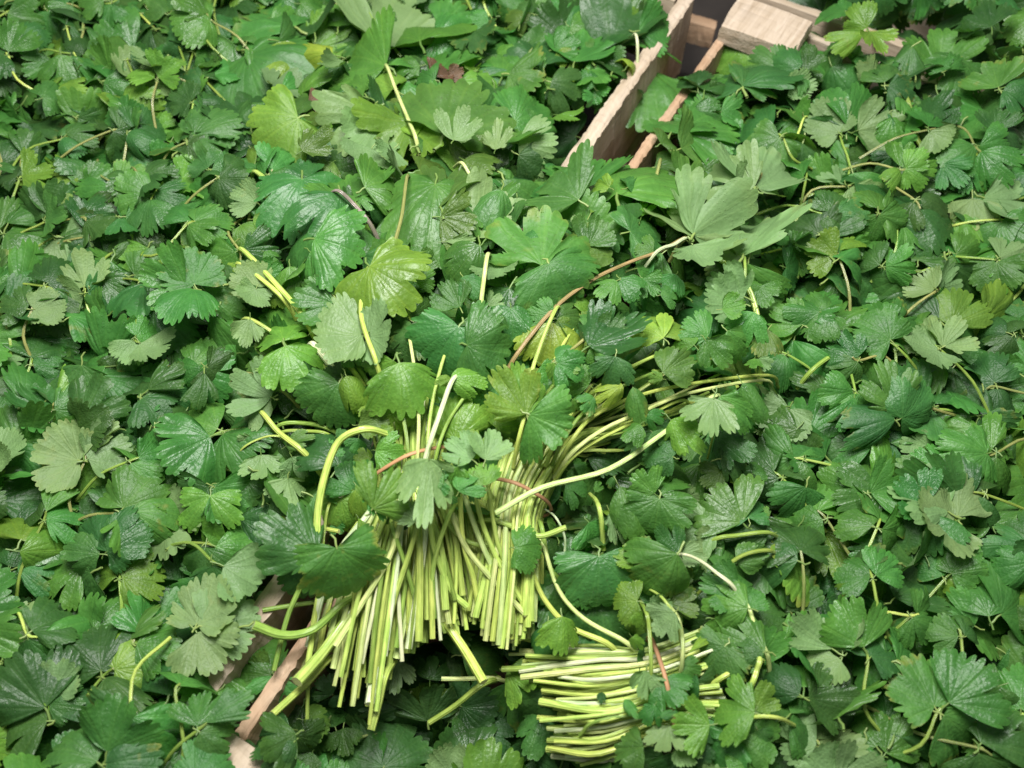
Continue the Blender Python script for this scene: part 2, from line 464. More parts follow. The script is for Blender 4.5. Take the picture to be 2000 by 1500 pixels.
VARI = random.Random(21)
def add_leaf(base, tip, wf, tone, shape, key, nrm=None, tilt=0.3):
    b = BUNCH[key]
    VARI = random.Random(f'{base.x:.4f} {base.y:.4f} {tip.x:.4f}{shape}')
    yv = tip - base
    L = yv.length
    yv = yv / L
    if nrm is None:
        mid = (base + tip) / 2
        nrm = (CAMV - mid).normalized() * 0.6 + Vector((0, 0, 0.6))
        nrm += Vector((VARI.gauss(0, tilt), VARI.gauss(0, tilt), 0))
    z = nrm - yv * nrm.dot(yv)
    if z.length < 1e-3: z = Vector((0, 0, 1))
    z.normalize()
    flip = tone == 'P'
    if flip: z = -z
    x = yv.cross(z)
    me = LEAVES[shape][VARI.randrange(len(LEAVES[shape]) // (2 if tone == 'P' or L > 0.036 else 1))]
    o = bpy.data.objects.new('leaf', me)
    COL.objects.link(o)
    o.parent = b[0]
    c = base - b[1]
    sx = L * wf
    sz = L * (0.5 + 0.5 * wf)
    o.matrix_local = Matrix(((x.x * sx, yv.x * L, z.x * sz, c.x), (x.y * sx, yv.y * L, z.y * sz, c.y), (x.z * sx, yv.z * L, z.z * sz, c.z), (0, 0, 0, 1)))
    t = TONES[tone]
    v = VARI.uniform(0.82, 1.22)
    h = VARI.uniform(-0.10, 0.10)
    o.color = (t[0] * v * (1 + 2 * h), t[1] * v, t[2] * v * (1 - h), 1)
    b[2] += 1
    return o

STEM_COL = {'y': (0.48, 0.60, 0.14), 'p': (0.57, 0.66, 0.26), 'g': (0.25, 0.36, 0.07), 'o': (0.28, 0.30, 0.10), 't': (0.30, 0.22, 0.10), 'm': (0.30, 0.22, 0.20), 'w': (0.62, 0.68, 0.42)}
def add_stem(pts, w0, w1, tone, key, per=5):
    """pts: places along the stem; w0, w1: thickness in metres"""
    b = BUNCH[key]
    ps = [p - b[1] for p in catmull(pts, per)]
    me = tube_mesh(ps, w0 / 2, w1 / 2, M_STEM, flat=VARI.uniform(0.72, 1.0))
    o = mesh_obj('stem', me, b[0])
    t = STEM_COL[tone]
    v = VARI.uniform(0.85, 1.18)
    h = VARI.uniform(-0.08, 0.08)
    o.color = (t[0] * v * (1 + h), t[1] * v, t[2] * v, 1)
    b[3] += 1
    return o

# ------------------------------------------------------------------ the leaves seen on top of the heap
# per tile of the photograph: base x y, tip x y (tile units, 5 per pixel), width, tone, shape, layer
TILES = [((470, 0), '''
535 255 80 50 1 G f 1|60 400 190 190 .8 G d 1|900 530 400 370 .45 Y c 2|560 430 430 700 .8 Y c 1|70 540 270 970 1.1 G r 1|720 320 700 20 .9 D f 1
950 260 1050 20 .9 G f 1|1420 640 1000 420 1.1 G f 2|1430 640 1600 430 .9 G d 1|1380 430 1480 30 .9 P f 1|1750 400 1690 -20 .8 L f 2|1500 860 1130 660 .7 Y f 1
1200 940 780 830 .8 G f 1|1200 900 960 700 .8 G f 1|1000 590 740 770 .4 P c 2|690 850 745 1000 .6 R w 1|800 980 1110 1110 .7 D f 1|520 1180 260 990 1 O f 1
700 1250 480 960 1 O f 1|1290 1100 860 1420 1 P d 2|1330 1200 1100 1480 .9 P f 2|1660 1180 1400 1500 1.1 L d 2|1300 1040 1180 1340 .7 O w 2|560 1150 150 1400 1.2 L r 3
600 1470 860 1300 .7 O d 3|1750 640 1490 690 .8 G f 1|1700 1350 1600 880 .6 L w 2|100 1250 80 950 .9 D f 0|760 1180 700 1420 .8 L d 1'''),
((810, 0), '''
250 250 520 60 1 G f 1|220 350 560 430 1.1 G r 1|590 300 640 480 .8 D f 1|720 200 500 170 .6 G f 1|770 300 800 150 .7 G f 1|1140 130 850 120 .8 O f 1
1150 130 1000 0 .8 O f 1|1450 130 1330 -20 .8 G f 1|1480 100 1680 20 1 G d 1|1400 330 1420 180 .5 G w 1|960 470 790 430 .6 L f 1|960 470 1070 470 .7 O d 1
850 750 950 540 1.1 G f 1|920 720 1220 820 1.2 G d 2|1250 640 1140 380 1.2 D f 1|1370 480 1590 440 .9 G f 1|1300 860 1400 660 1 L d 1|1330 800 1640 900 1.1 D d 2
1750 850 1600 700 .8 G f 1|1750 950 1660 950 .8 G f 1|190 740 330 620 .9 R f 2|340 740 470 680 .7 R f 2|200 760 160 440 .9 G f 1|200 780 0 700 1.2 G f 2
290 1020 170 830 .9 G d 1|290 1020 400 800 .8 G w 1|430 790 880 920 .9 L d 1|280 1310 540 830 1 O d 3|300 1320 800 1250 .9 O d 2|380 1370 480 1160 .9 P d 4
480 1330 760 1420 .6 L w 2|790 1460 840 1230 .6 P d 2|980 1180 1400 1080 1.2 G r 1|1400 1120 1560 1190 1 L d 1|900 1400 1050 1230 1.2 G f 1|1010 1400 1380 1440 1 P f 1
150 980 10 880 .7 P d 1|150 1000 80 1150 .8 L f 1|30 1420 350 1340 1 O f 2|200 1480 450 1400 .9 L f 1|1050 950 1250 870 .8 D f 1|700 650 740 520 .8 G f 1
560 700 600 600 .6 L d 1|1560 600 1700 350 .8 G f 1|1740 460 1650 400 .9 G f 1|1140 1020 1060 1000 .6 D d 1'''),
((1150, 0), '''
200 480 130 130 1.3 D d 1|330 450 350 100 1.2 G f 1|420 330 480 160 .8 G f 1|490 300 850 250 .9 G f 2|640 180 850 40 .9 G f 1|500 180 640 120 .6 D f 1
460 200 430 30 .6 L d 1|30 560 20 280 .9 D f 1|120 460 110 720 .5 G w 1|130 520 280 720 .8 D f 1|230 700 350 480 1 D d 1|380 640 540 440 .6 Y c 2
0 680 150 820 1 G d 1|30 860 200 900 .9 G f 0|590 690 580 1160 1.1 G f -4|1130 880 1210 540 .8 D d 2|1060 850 980 620 .8 D f 2|1500 840 1480 470 1.2 B r 3
1500 850 1760 650 1 B d 3|1600 850 1780 780 .8 G f 2|800 1290 960 1030 1.1 G f 1|1010 1080 1250 1190 .9 B f 1|1060 900 1400 1050 1 G f 1|1290 1090 1560 1140 .9 G d 1
900 1290 1500 1250 .8 G f 1|700 1400 900 1300 1.2 O f 1|900 1450 1200 1330 1 O f 1|1200 930 1330 850 1 D f 1'''),
((470, 300), '''
60 200 30 0 .9 G f 1|670 230 480 80 1.3 B f 2|600 250 610 720 .9 B r 3|970 390 880 770 1.1 B d 4|1120 470 960 210 1.1 G f 2|1210 330 1570 150 1.3 G d 3|1130 420 1240 500 .8 G d 2
780 800 370 950 1.1 G r 3|720 830 1190 920 1.1 G d 5|680 960 950 1170 .9 G f 4|380 600 530 490 .9 L d 2|120 640 350 620 .7 L f 1|0 700 100 790 .8 L f 1
1200 990 1400 740 1.1 B r 1|1180 740 1330 680 .8 L f 1|1260 1100 1610 1420 1.05 L r 6|900 1380 670 1200 .9 G f 2|900 1450 560 1450 .9 B f 2|1170 1280 1200 1500 1 B f 1
150 1310 30 1130 1.1 P r 2|150 1320 60 1520 1 P r 2|480 1100 520 1430 .8 L f 1|230 1180 400 1080 .8 G f 1|230 960 350 1030 .7 G f 1|1280 -50 1150 190 1 P f 2
1500 -50 1340 120 .9 P f 2|900 80 760 170 .9 O f 0|160 480 -60 380 .9 P f 1|1560 640 1420 560 .8 O d 1|1600 330 1540 450 .7 G f 2|400 760 200 740 1 D f 0
1210 1000 1440 1060 .7 B f 1|360 1330 250 1500 .9 L d 1'''),
((810, 300), '''
40 160 440 80 1.1 O f 3|480 60 720 200 1.1 O f 1|200 300 110 880 .72 G r 4|250 620 570 700 1.1 O d 3|250 520 60 180 1 O f 3|330 450 300 230 .9 D f 2
620 820 560 380 .7 P d 1|850 350 720 760 .7 B c 3|1000 430 1020 680 1 P d 1|750 280 900 250 .6 G f 1|700 400 850 300 .8 G f 2
930 740 1080 700 .5 R f 0|1600 450 1220 200 1.2 O d 3|1220 860 930 900 .9 B f 3|1240 1090 1330 580 1.2 G d 3|1300 900 1540 740 .9 G f 2|1250 1090 1100 1020 .8 G f 2
1310 1070 1510 1340 1.6 G r 5|640 900 330 1180 .9 B c 3|470 1200 600 1400 .8 G d 3|300 860 580 850 .5 P w 2|900 930 900 1170 .9 G f 1|740 1060 800 1350 .8 P f 1
720 1480 840 1370 .9 P d 1|440 1500 330 1300 .9 B f 2|1500 1450 1720 1320 1 L f 2|1600 1000 1700 800 1 O d 1|1590 720 1650 610 .6 P f 1|1700 600 1680 400 .6 L w 1
0 1250 200 1150 .8 L f 2|50 1150 110 950 .9 O d 1|1000 1400 1150 1300 .8 G f 0|900 1300 950 1450 .7 B f 0'''),
((1150, 300), '''
270 390 330 -150 .9 G r 3|200 330 20 230 .6 L d 4|380 330 570 250 .7 G d 4|600 420 900 300 1.1 G f 2|690 220 830 150 .8 G f 1|880 280 1000 290 .6 B f 2
950 330 1100 150 .9 O f 1|640 460 900 450 .9 O f 2|640 600 870 480 1 O r 1|510 620 560 390 .5 L w 3|310 430 430 690 .5 G w 2|20 580 130 340 .6 L w 2
400 760 720 680 1 B r 3|1000 810 960 460 1 P d 4|1020 790 1310 460 1.1 P d 4|1010 890 1180 1180 1.2 P d 4|1100 900 1400 750 .8 P f 3|1610 340 1210 100 1.0 P d 4
1610 340 1330 360 .8 P f 3|1620 340 1700 -90 1 P f 4|1650 340 1780 200 1 P f 4|1510 1000 1580 500 1.05 P d 3|1510 1000 1720 1100 1 B f 2|1300 480 1480 420 .8 G f 1
630 960 470 880 1.1 G f 3|470 1120 880 1060 .8 G d 2|270 1240 50 1370 .9 G d 3|300 1220 440 1410 1.1 G d 3|530 1220 690 1360 .9 G f 2|850 1180 740 1340 .8 B f 2
700 1380 900 1350 .8 B f 2|1520 1400 1150 1240 1 P d 3|1480 1480 1120 1430 1 P f 3|1550 1290 1700 1300 .8 G f 2|1650 1300 1770 1480 1 G f 2|1460 1070 1240 1110 .9 O f 2
1510 1170 1700 1150 1 D f 1|0 900 80 700 1 O f 1|100 600 250 950 .8 D f 0'''),
((470, 600), '''
90 120 40 390 .7 P f 3|420 330 300 50 1 L d 3|430 380 570 730 1.15 L d 5|400 590 330 830 .7 L d 4|400 570 160 610 .5 L d 3|130 380 340 300 .7 O f 1
1190 260 840 300 1.3 P r 5|1245 280 1540 250 1.25 P r 5|690 240 830 90 .5 L c 2|1050 440 1240 560 .8 L d 2|960 740 810 1130 1.15 G r 4|1000 680 740 640 .8 D f 3
1030 670 1180 1030 .6 L c 5|1490 520 1270 880 1.1 L d 6|1550 540 1690 1010 1.1 L d 6|1700 230 1510 510 1 D r 3|300 880 -10 750 1 P d 2|300 890 -10 970 1 P d 2
340 880 600 820 .9 D f 0|1540 930 1380 1110 1 L d 4|1480 1050 1740 1030 .5 L c 4|1200 960 1300 1080 .7 Y d 3|1150 1150 1430 1120 .6 O f 4|1350 1300 1500 1190 .9 L f 4
1320 1400 1540 1430 1.1 L d 5|1250 1500 1200 1370 .9 L f 4|1150 1280 1100 1430 .9 G f 3|800 1500 830 1270 .9 G f 2|930 1260 1020 1190 .7 G f 2|60 1180 280 1240 .9 G f 1
130 1290 -10 1400 .9 P d 2|380 1290 220 1500 1.2 D f 1|450 1350 690 1220 .5 O d 2|600 420 420 500 .7 D f 0|220 500 60 620 .7 O d 1'''),
((810, 600), '''
430 190 220 590 1.3 B r 5|460 200 560 280 .6 P d 3|510 370 880 470 1.5 B r 5|800 30 940 160 .4 G c 5|940 10 970 300 .9 B r 3|420 180 740 40 .5 O w 4
350 690 680 690 .6 L f 5|350 690 190 740 .4 L f 5|420 740 890 890 1 G d 3|1090 1040 800 640 .75 L d 6|1090 1040 980 540 .55 L d 6|800 1180 930 980 1 L d 4
1120 1050 1500 1260 1.3 G f 9|1340 150 1330 540 .9 Y f 3|1230 600 1150 790 .6 Y f 3|1380 540 1440 750 1 L d 8|1390 550 1650 680 1 G d 8|1380 530 1640 420 .7 G f 7|1700 760 1500 640 .9 G f 6|1240 560 1420 700 .8 G d 6
1380 150 1540 200 .7 L d 3|1380 110 1720 40 1 O f 3|1350 100 1080 30 .8 G f 3|1500 300 1640 230 .7 B f 2|400 1290 370 840 1 L f 4|560 1490 300 1290 .9 P d 10
690 1490 770 1190 .9 P d 10|620 1480 540 1190 .8 L f 9|430 1280 540 1170 .5 Y f 3|1540 900 1650 1000 .9 L f 6|1750 880 1620 1020 .9 G d 6|700 1150 750 1230 .6 G f 2
1000 500 1100 440 .7 D f 1|1040 600 1080 500 .6 G f 1'''),
((1150, 600), '''
0 380 520 130 .75 D d 6|0 200 230 20 .8 B d 5|140 540 510 350 .6 B d 7|10 400 150 530 .7 G f 6|260 480 190 790 .95 B d 8|330 760 50 900 .5 Y d 7|430 780 520 1110 .5 G c 7|720 700 570 660 .7 L d 7|720 640 1020 450 .8 O f 6|740 290 850 0 1 Y f 5|730 300 480 60 .9 Y d 5|1030 370 830 190 .6 L d 6|1160 290 950 100 .9 G f 6|1140 320 1340 570 .9 G d 6|1620 50 1490 310 .9 G d 6|1350 230 1570 490 1 G f 5|1750 220 1640 480 .8 O f 5|1620 500 1600 600 .8 L d 5|1660 500 1750 600 .7 P d 5|1300 20 1520 0 .8 L f 6|1220 890 1120 1310 .8 P d 8|1280 870 1630 1240 .55 G d 7|1500 740 1750 1110 .5 O c 5|570 1050 740 1140 .8 G d 6|500 1140 330 1270 .8 G d 7|800 1100 1140 1440 .6 L d 6|850 1300 870 1490 .9 O f 5|820 1460 550 1370 1 B r 5|1240 1250 1570 1440 .9 D d 3|1290 1480 1650 1470 .9 D d 3|620 1220 740 1340 .8 G f 5|150 300 330 120 .7 D f 5'''),
((470, 900), '''
200 -60 220 220 1 P d 2|500 -40 590 190 1 P d 2|460 170 470 440 1.1 P d 2|60 200 150 560 1.4 B r 1|280 430 440 520 .8 G f 1|0 560 250 700 1.2 D f 0
500 450 720 560 1 B d 0|350 620 450 700 .7 G f 1|740 920 180 580 .8 D d 8|720 950 510 1390 .9 D r 7|60 1050 180 840 1.2 R d -1|130 1330 110 1060 .4 O w 0
940 850 1090 1410 1.0 G r 13|1100 300 960 20 1.1 G d 4|850 390 970 270 .8 G f 4|1250 80 1220 -20 .8 G f 4|1290 470 1590 140 1.15 L d 12|1720 580 1540 430 .8 P d 11|1260 320 1420 560 .6 G d 11
1260 100 1260 400 .5 L w 5|1130 270 1220 570 .6 L c 5|1150 560 1240 750 .6 L w 5|980 370 1050 740 1 L r 4|1480 480 1640 750 .8 B c 5|100 1300 0 1180 1 D f 0
780 1450 700 1390 .8 G f 2|1000 150 1220 180 1 G d 4|900 600 1000 700 .7 G f 3|40 760 100 850 .8 D f -1'''),
((810, 900), '''
140 -20 80 640 .6 P d 12|130 170 320 280 .85 G d 12|430 300 560 100 1 G d 12|690 240 640 -10 .8 L f 11|420 60 340 420 .6 L d 11|250 40 60 260 .7 G d 11|560 160 520 420 .55 G d 11|980 850 1230 850 1.2 G r 7|1470 230 1720 290 1 G d 2
1450 400 1570 510 .9 D f 1|1290 600 1410 600 .8 L d 1|1290 740 1450 1010 1 D r 0|1170 1020 1260 1160 .9 B f 0|1720 1160 1530 850 .9 O d 2|1750 820 1630 650 .9 G f 1
1640 1180 1750 1410 1 G f 2|1400 1180 1610 1460 1.2 B r 1|250 450 330 290 .7 G f 5|1560 60 1700 20 .8 G d 2|1500 100 1600 180 .7 G d 1|1250 880 1330 930 .8 B f 0'''),
((1150, 900), '''
640 320 450 110 1.1 G d 4|700 330 960 110 .9 G d 4|690 370 620 740 1.3 G r 4|300 250 560 710 .6 G c 3|640 20 720 150 1 G f 2|210 510 390 820 .6 P d 2
0 600 150 860 1.2 G f 2|1240 640 890 710 1 P d 2|900 370 1090 340 .8 P f 1|1250 850 990 860 1 P f 1|1280 1000 960 800 1 B f 1|870 910 480 1330 1.1 G c 5
870 900 690 660 .8 D d 4|880 900 1140 970 .6 P f 3|480 960 250 920 .7 L f 3|600 900 410 830 .8 O f 3|100 930 150 1420 1.4 B r 3|470 1370 200 1370 1.1 L r 4
1460 1290 1080 1190 .8 G f 3|1440 1280 1610 1040 1.1 G d 3|1550 1440 1100 1350 1 G d 4|1560 1440 1680 1250 .9 G f 3|1280 1090 1500 830 .7 O f 2|1450 1000 1760 860 .6 O f 2
1300 100 1100 220 .8 O f 2|1500 600 1190 250 1.1 O f 3|1560 560 1490 250 .8 B r 3|1750 560 1650 470 .9 L d 2|1400 650 1250 590 .9 O f 1|1750 700 1340 680 .6 O f 2
800 1400 1010 1240 1 O f 1|720 1280 1060 1390 1.2 O f 1|600 1460 790 1370 .9 P d 3|950 1300 880 1180 .8 O f 1|1500 200 1420 80 .8 L f 2|1600 120 1750 30 .9 G f 2
250 160 200 250 .7 G d 1|60 300 120 200 .7 G d 1'''),
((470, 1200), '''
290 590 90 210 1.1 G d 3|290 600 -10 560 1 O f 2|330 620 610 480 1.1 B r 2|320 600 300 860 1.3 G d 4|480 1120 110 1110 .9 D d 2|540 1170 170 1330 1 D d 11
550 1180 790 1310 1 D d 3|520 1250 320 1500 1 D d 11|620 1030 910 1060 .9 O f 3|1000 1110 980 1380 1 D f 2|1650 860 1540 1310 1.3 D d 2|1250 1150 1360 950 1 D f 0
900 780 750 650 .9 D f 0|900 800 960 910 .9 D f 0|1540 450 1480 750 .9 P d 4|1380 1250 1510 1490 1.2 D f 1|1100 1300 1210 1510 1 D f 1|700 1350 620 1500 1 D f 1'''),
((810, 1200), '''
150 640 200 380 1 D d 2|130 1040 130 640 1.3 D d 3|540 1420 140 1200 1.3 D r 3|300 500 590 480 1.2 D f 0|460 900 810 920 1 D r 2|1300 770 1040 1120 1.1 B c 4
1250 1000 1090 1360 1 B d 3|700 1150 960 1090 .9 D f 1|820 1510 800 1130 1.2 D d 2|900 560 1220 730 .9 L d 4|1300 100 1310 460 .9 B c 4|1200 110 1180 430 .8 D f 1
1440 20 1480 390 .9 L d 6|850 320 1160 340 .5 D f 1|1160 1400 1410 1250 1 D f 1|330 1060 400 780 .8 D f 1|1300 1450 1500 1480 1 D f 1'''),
((1150, 1200), '''
450 -20 520 120 .8 L f 6|840 -20 640 180 1.1 P d 6|420 220 540 370 .5 L d 5|560 550 520 840 1.1 P d 6|700 640 910 890 1 G f 5|640 890 550 1070 .9 G d 6
700 1000 860 950 .4 B f 6|780 1080 740 1430 .8 P d 5|900 1280 1010 1510 .8 P f 4|1180 1080 840 1070 1 L d 5|1000 1080 860 1300 .8 O f 4|1620 960 1200 870 1.1 L d 5
1620 940 1710 690 1 L d 4|1600 1000 1390 1140 .8 G f 4|1720 360 1240 190 .9 G d 3|1700 370 1420 420 .7 B f 4|1330 310 1120 600 1.3 B r 3|1230 40 1560 60 .9 G f 2
1450 1200 1170 1420 1.2 G d 3|960 1150 1160 1410 1.1 D f 3|1480 1200 1750 1460 1.4 G d 3|1650 1130 1760 1290 1 G f 3|1350 1500 1620 1420 1 G f 3|1080 680 900 700 .8 D f 4
1070 640 1260 750 .9 D f 3|900 500 1110 550 .8 G f 4|950 720 1060 810 .8 D f 3|980 370 1200 160 .32 Y w 4|540 1290 230 1370 .8 O f 6|350 830 470 1000 .4 G f 6|130 760 130 870 .6 D f 6'''),
]
LAYER = 0.0045
SEEN = []           # rough footprints (photo pixels) of the leaves above
for (tx0, ty0), txt in TILES:
    for row in txt.replace('\n', '|').split('|'):
        if not row.strip(): continue
        f = row.split()
        bx, by, ex, ey = (float(v) for v in f[:4])
        bx, ex, by, ey = tx0 + bx / 5, tx0 + ex / 5, ty0 + by / 5, ty0 + ey / 5
        LR = random.Random(row)
        dz = float(f[7]) * LAYER + LR.uniform(0.0, 0.002)
        base, tip = on_heap(bx, by, dz), on_heap(ex, ey, dz + LR.uniform(-0.004, 0.004))
        key = nearest((base + tip) / 2)
        add_leaf(base, tip + (tip - base) * 0.08, float(f[4]) * 1.04, f[5], f[6], key, tilt=0.24)
        SEEN.append(((bx + ex) / 2, (by + ey) / 2, math.hypot(bx - ex, by - ey) * 0.5))

# ------------------------------------------------------------------ stems
def wide(px, p):    # photo pixels of thickness -> metres at that place
    return px * proj(p)[2] / FPX
def stem_px(pts, w0, w1, tone, key, zs, per=5, dive=(False, False)):
    """pts: (x, y) in photo pixels; zs: heights above the heap at first and last point"""
    out = []
    n = len(pts)
    for i, (x, y) in enumerate(pts):
        out.append(on_heap(x, y, zs[0] + (zs[1] - zs[0]) * i / (n - 1)))
    # ends that are not cut dip in among the leaves
    if dive[0]: out.insert(0, out[0] + (out[0] - out[1]).normalized() * 0.010 - Vector((0, 0, 0.014)))
    if dive[1]: out.append(out[-1] + (out[-1] - out[-2]).normalized() * 0.010 - Vector((0, 0, 0.014)))
    return add_stem(out, wide(w0, out[0]), wide(w1, out[-1]), tone, key, per)
def stem_abs(pts, zs, w0, w1, tone, key, per=5):
    out = [at(x, y, z) for (x, y), z in zip(pts, zs)]
    return add_stem(out, wide(w0, out[0]), wide(w1, out[-1]), tone, key, per)
def along(poly, t):
    t = min(max(t, 0.0), 0.9999) * (len(poly) - 1)
    i = int(t)
    f = t - i
    return (poly[i][0] * (1 - f) + poly[i + 1][0] * f, poly[i][1] * (1 - f) + poly[i + 1][1] * f)
SG = random.Random(5)
# the left tied bunch: from above the band through it, fanned to the cut ends
HA = H(*at(805, 920, 0.03).xy)
A_TOP = [(700, 760), (770, 700), (830, 690), (880, 720), (930, 790)]
A_BAND = [(742, 938), (780, 920), (815, 908), (850, 898), (884, 892)]
A_END = [(600, 1300), (648, 1335), (690, 1372), (725, 1385), (765, 1300), (805, 1262), (850, 1250), (885, 1200), (920, 1195), (965, 1205), (1020, 1200)]
for i in range(150):
    t = (i + SG.random()) / 150
    t = min(max(t + SG.gauss(0, 0.015), 0), 1)
    dpt = SG.random()
    b = along(A_BAND, t)
    e = along(A_END, t + SG.gauss(0, 0.05 + 0.09 * dpt))
    k = SG.uniform(-0.18, 0.08) - 0.05 * (1 - dpt)
    e = (e[0] + (e[0] - b[0]) * k + SG.gauss(0, 9), e[1] + (e[1] - b[1]) * k)
    tp = along(A_TOP, min(max(t + SG.gauss(0, .12), 0), 1))
    thick = 0.024 * math.sqrt(max(0.05, 1 - (2 * t - 1) ** 2))
    zb = HA - 0.004 + thick * dpt
    ze = HA - 0.016 + 0.020 * dpt - 0.010 * abs(2 * t - 1)
    mid = ((b[0] * .38 + e[0] * .62) + SG.gauss(0, 8), b[1] * .5 + e[1] * .5)
    pts = [tp, b, mid, e]
    wpx = SG.choice((SG.uniform(6, 9), SG.uniform(8, 12), SG.uniform(11, 16)))
    stem_abs(pts, [zb - 0.012, zb, (zb + ze) / 2 + 0.003, ze], wpx * 0.72, wpx * 1.05, SG.choice('yyyyppgw'), 'A', 4)
# loose lower stems of the same bunch, running towards the other one
for i in range(60):
    t = SG.random()
    b = along([(860, 925), (905, 945), (950, 985)], t)
    e = along([(890, 1225), (930, 1215), (985, 1235), (1035, 1225)], min(max(t + SG.gauss(0, .18), 0), 1))
    e = (e[0], e[1] + SG.uniform(-60, 18))
    dpt = SG.random()
    wpx = SG.uniform(7, 14)
    stem_abs([b, ((b[0] + e[0]) / 2 + SG.gauss(0, 9), (b[1] + e[1]) / 2), e], [HA - 0.004 + .008 * dpt, HA - 0.010 + .010 * dpt, HA - 0.018 + .012 * dpt], wpx * 0.8, wpx, SG.choice('yyyypg'), 'A', 5)
# the right tied bunch
HB = H(*at(1010, 970, 0.03).xy)
B_TOP = [(1010, 780), (1050, 690), (1120, 650), (1190, 640), (1270, 655), (1330, 690), (1480, 728), (1380, 760), (1290, 820), (1230, 880)]
B_MID = [(982, 862), (1000, 850), (1020, 845), (1045, 842), (1070, 842), (1095, 848), (1115, 855), (1124, 866), (1120, 880), (1110, 898)]
B_BAND = [(952, 952), (975, 960), (1000, 970), (1025, 978), (1045, 985), (1062, 992)]
B_END = [(905, 1180), (940, 1235), (975, 1262), (1005, 1258), (1030, 1245), (1042, 1185)]
for i in range(135):
    t = min(max((i + SG.random()) / 135 + SG.gauss(0, .015), 0), 1)
    dpt = SG.random()
    tp, md, b, e = along(B_TOP, t), along(B_MID, t), along(B_BAND, t), along(B_END, t + SG.gauss(0, .06))
    thick = 0.024 * math.sqrt(max(0.05, 1 - (2 * t - 1) ** 2))
    zb = HB - 0.003 + thick * dpt
    k = SG.uniform(-0.22, 0.04)
    e = (e[0] + (e[0] - b[0]) * k + SG.gauss(0, 5), e[1] + (e[1] - b[1]) * k)
    tp = (tp[0] + SG.gauss(0, 14), tp[1] + SG.gauss(0, 10))
    wpx = SG.choice((SG.uniform(6, 9), SG.uniform(8, 12), SG.uniform(11, 15)))
    if i % 7: tp = (md[0] * 0.55 + tp[0] * 0.45, md[1] * 0.55 + tp[1] * 0.45)
    top = at(tp[0], tp[1], 0.03)
    stem_abs([tp, ((md[0] + tp[0]) / 2 + SG.gauss(0, 4), (md[1] * 0.56 + tp[1] * 0.44)), md, b, ((b[0] + e[0]) / 2, (b[1] + e[1]) / 2), e],
             [H(top.x, top.y) - 0.012 + 0.010 * dpt, zb + 0.001, zb + 0.002, zb, zb - 0.006, zb - 0.016], wpx * 0.62, wpx, SG.choice('yyyyyppg'), 'B', 4)
# the sideways bunch at the bottom right
HC = H(*at(1285, 1330, 0.02).xy)
C_END = [(1035, 1262), (985, 1298), (1030, 1320), (1050, 1345), (1070, 1370), (1062, 1400), (1075, 1420), (1062, 1440), (1090, 1478)]
C_MID = [(1170, 1262), (1170, 1285), (1170, 1310), (1175, 1335), (1175, 1360), (1180, 1385), (1180, 1405), (1180, 1440), (1190, 1480)]
C_BAND = [(1268, 1262), (1273, 1282), (1278, 1300), (1283, 1325), (1290, 1350), (1297, 1372), (1302, 1390), (1306, 1405), (1312, 1425)]
C_TOP = [(1385, 1222), (1400, 1232), (1400, 1255), (1380, 1290), (1400, 1330), (1420, 1370), (1420, 1400), (1400, 1430), (1380, 1450)]
for i in range(112):
    t = min(max((i + SG.random()) / 112 + SG.gauss(0, .012), 0), 1)
    dpt = SG.random()
    e, md, b, tp = along(C_END, t), along(C_MID, t), along(C_BAND, t), along(C_TOP, t)
    thick = 0.022 * math.sqrt(max(0.08, 1 - (2 * t - 1) ** 2))
    zb = HC - 0.002 + thick * dpt
    e = (e[0] + SG.uniform(-15, 60), e[1] + SG.gauss(0, 10))
    wpx = SG.choice((SG.uniform(6, 9), SG.uniform(8, 12), SG.uniform(11, 15)))
    md = (md[0] + SG.gauss(0, 10), md[1] + SG.gauss(0, 6) + 14 * math.sin(3.1 * t))
    e = (e[0], e[1] - 16 * (0.5 - t))
    stem_abs([tp, b, md, e], [zb + 0.001, zb, zb - 0.002, zb - 0.012], wpx * 0.75, wpx, SG.choice('yyyyppgw'), 'C', 5)

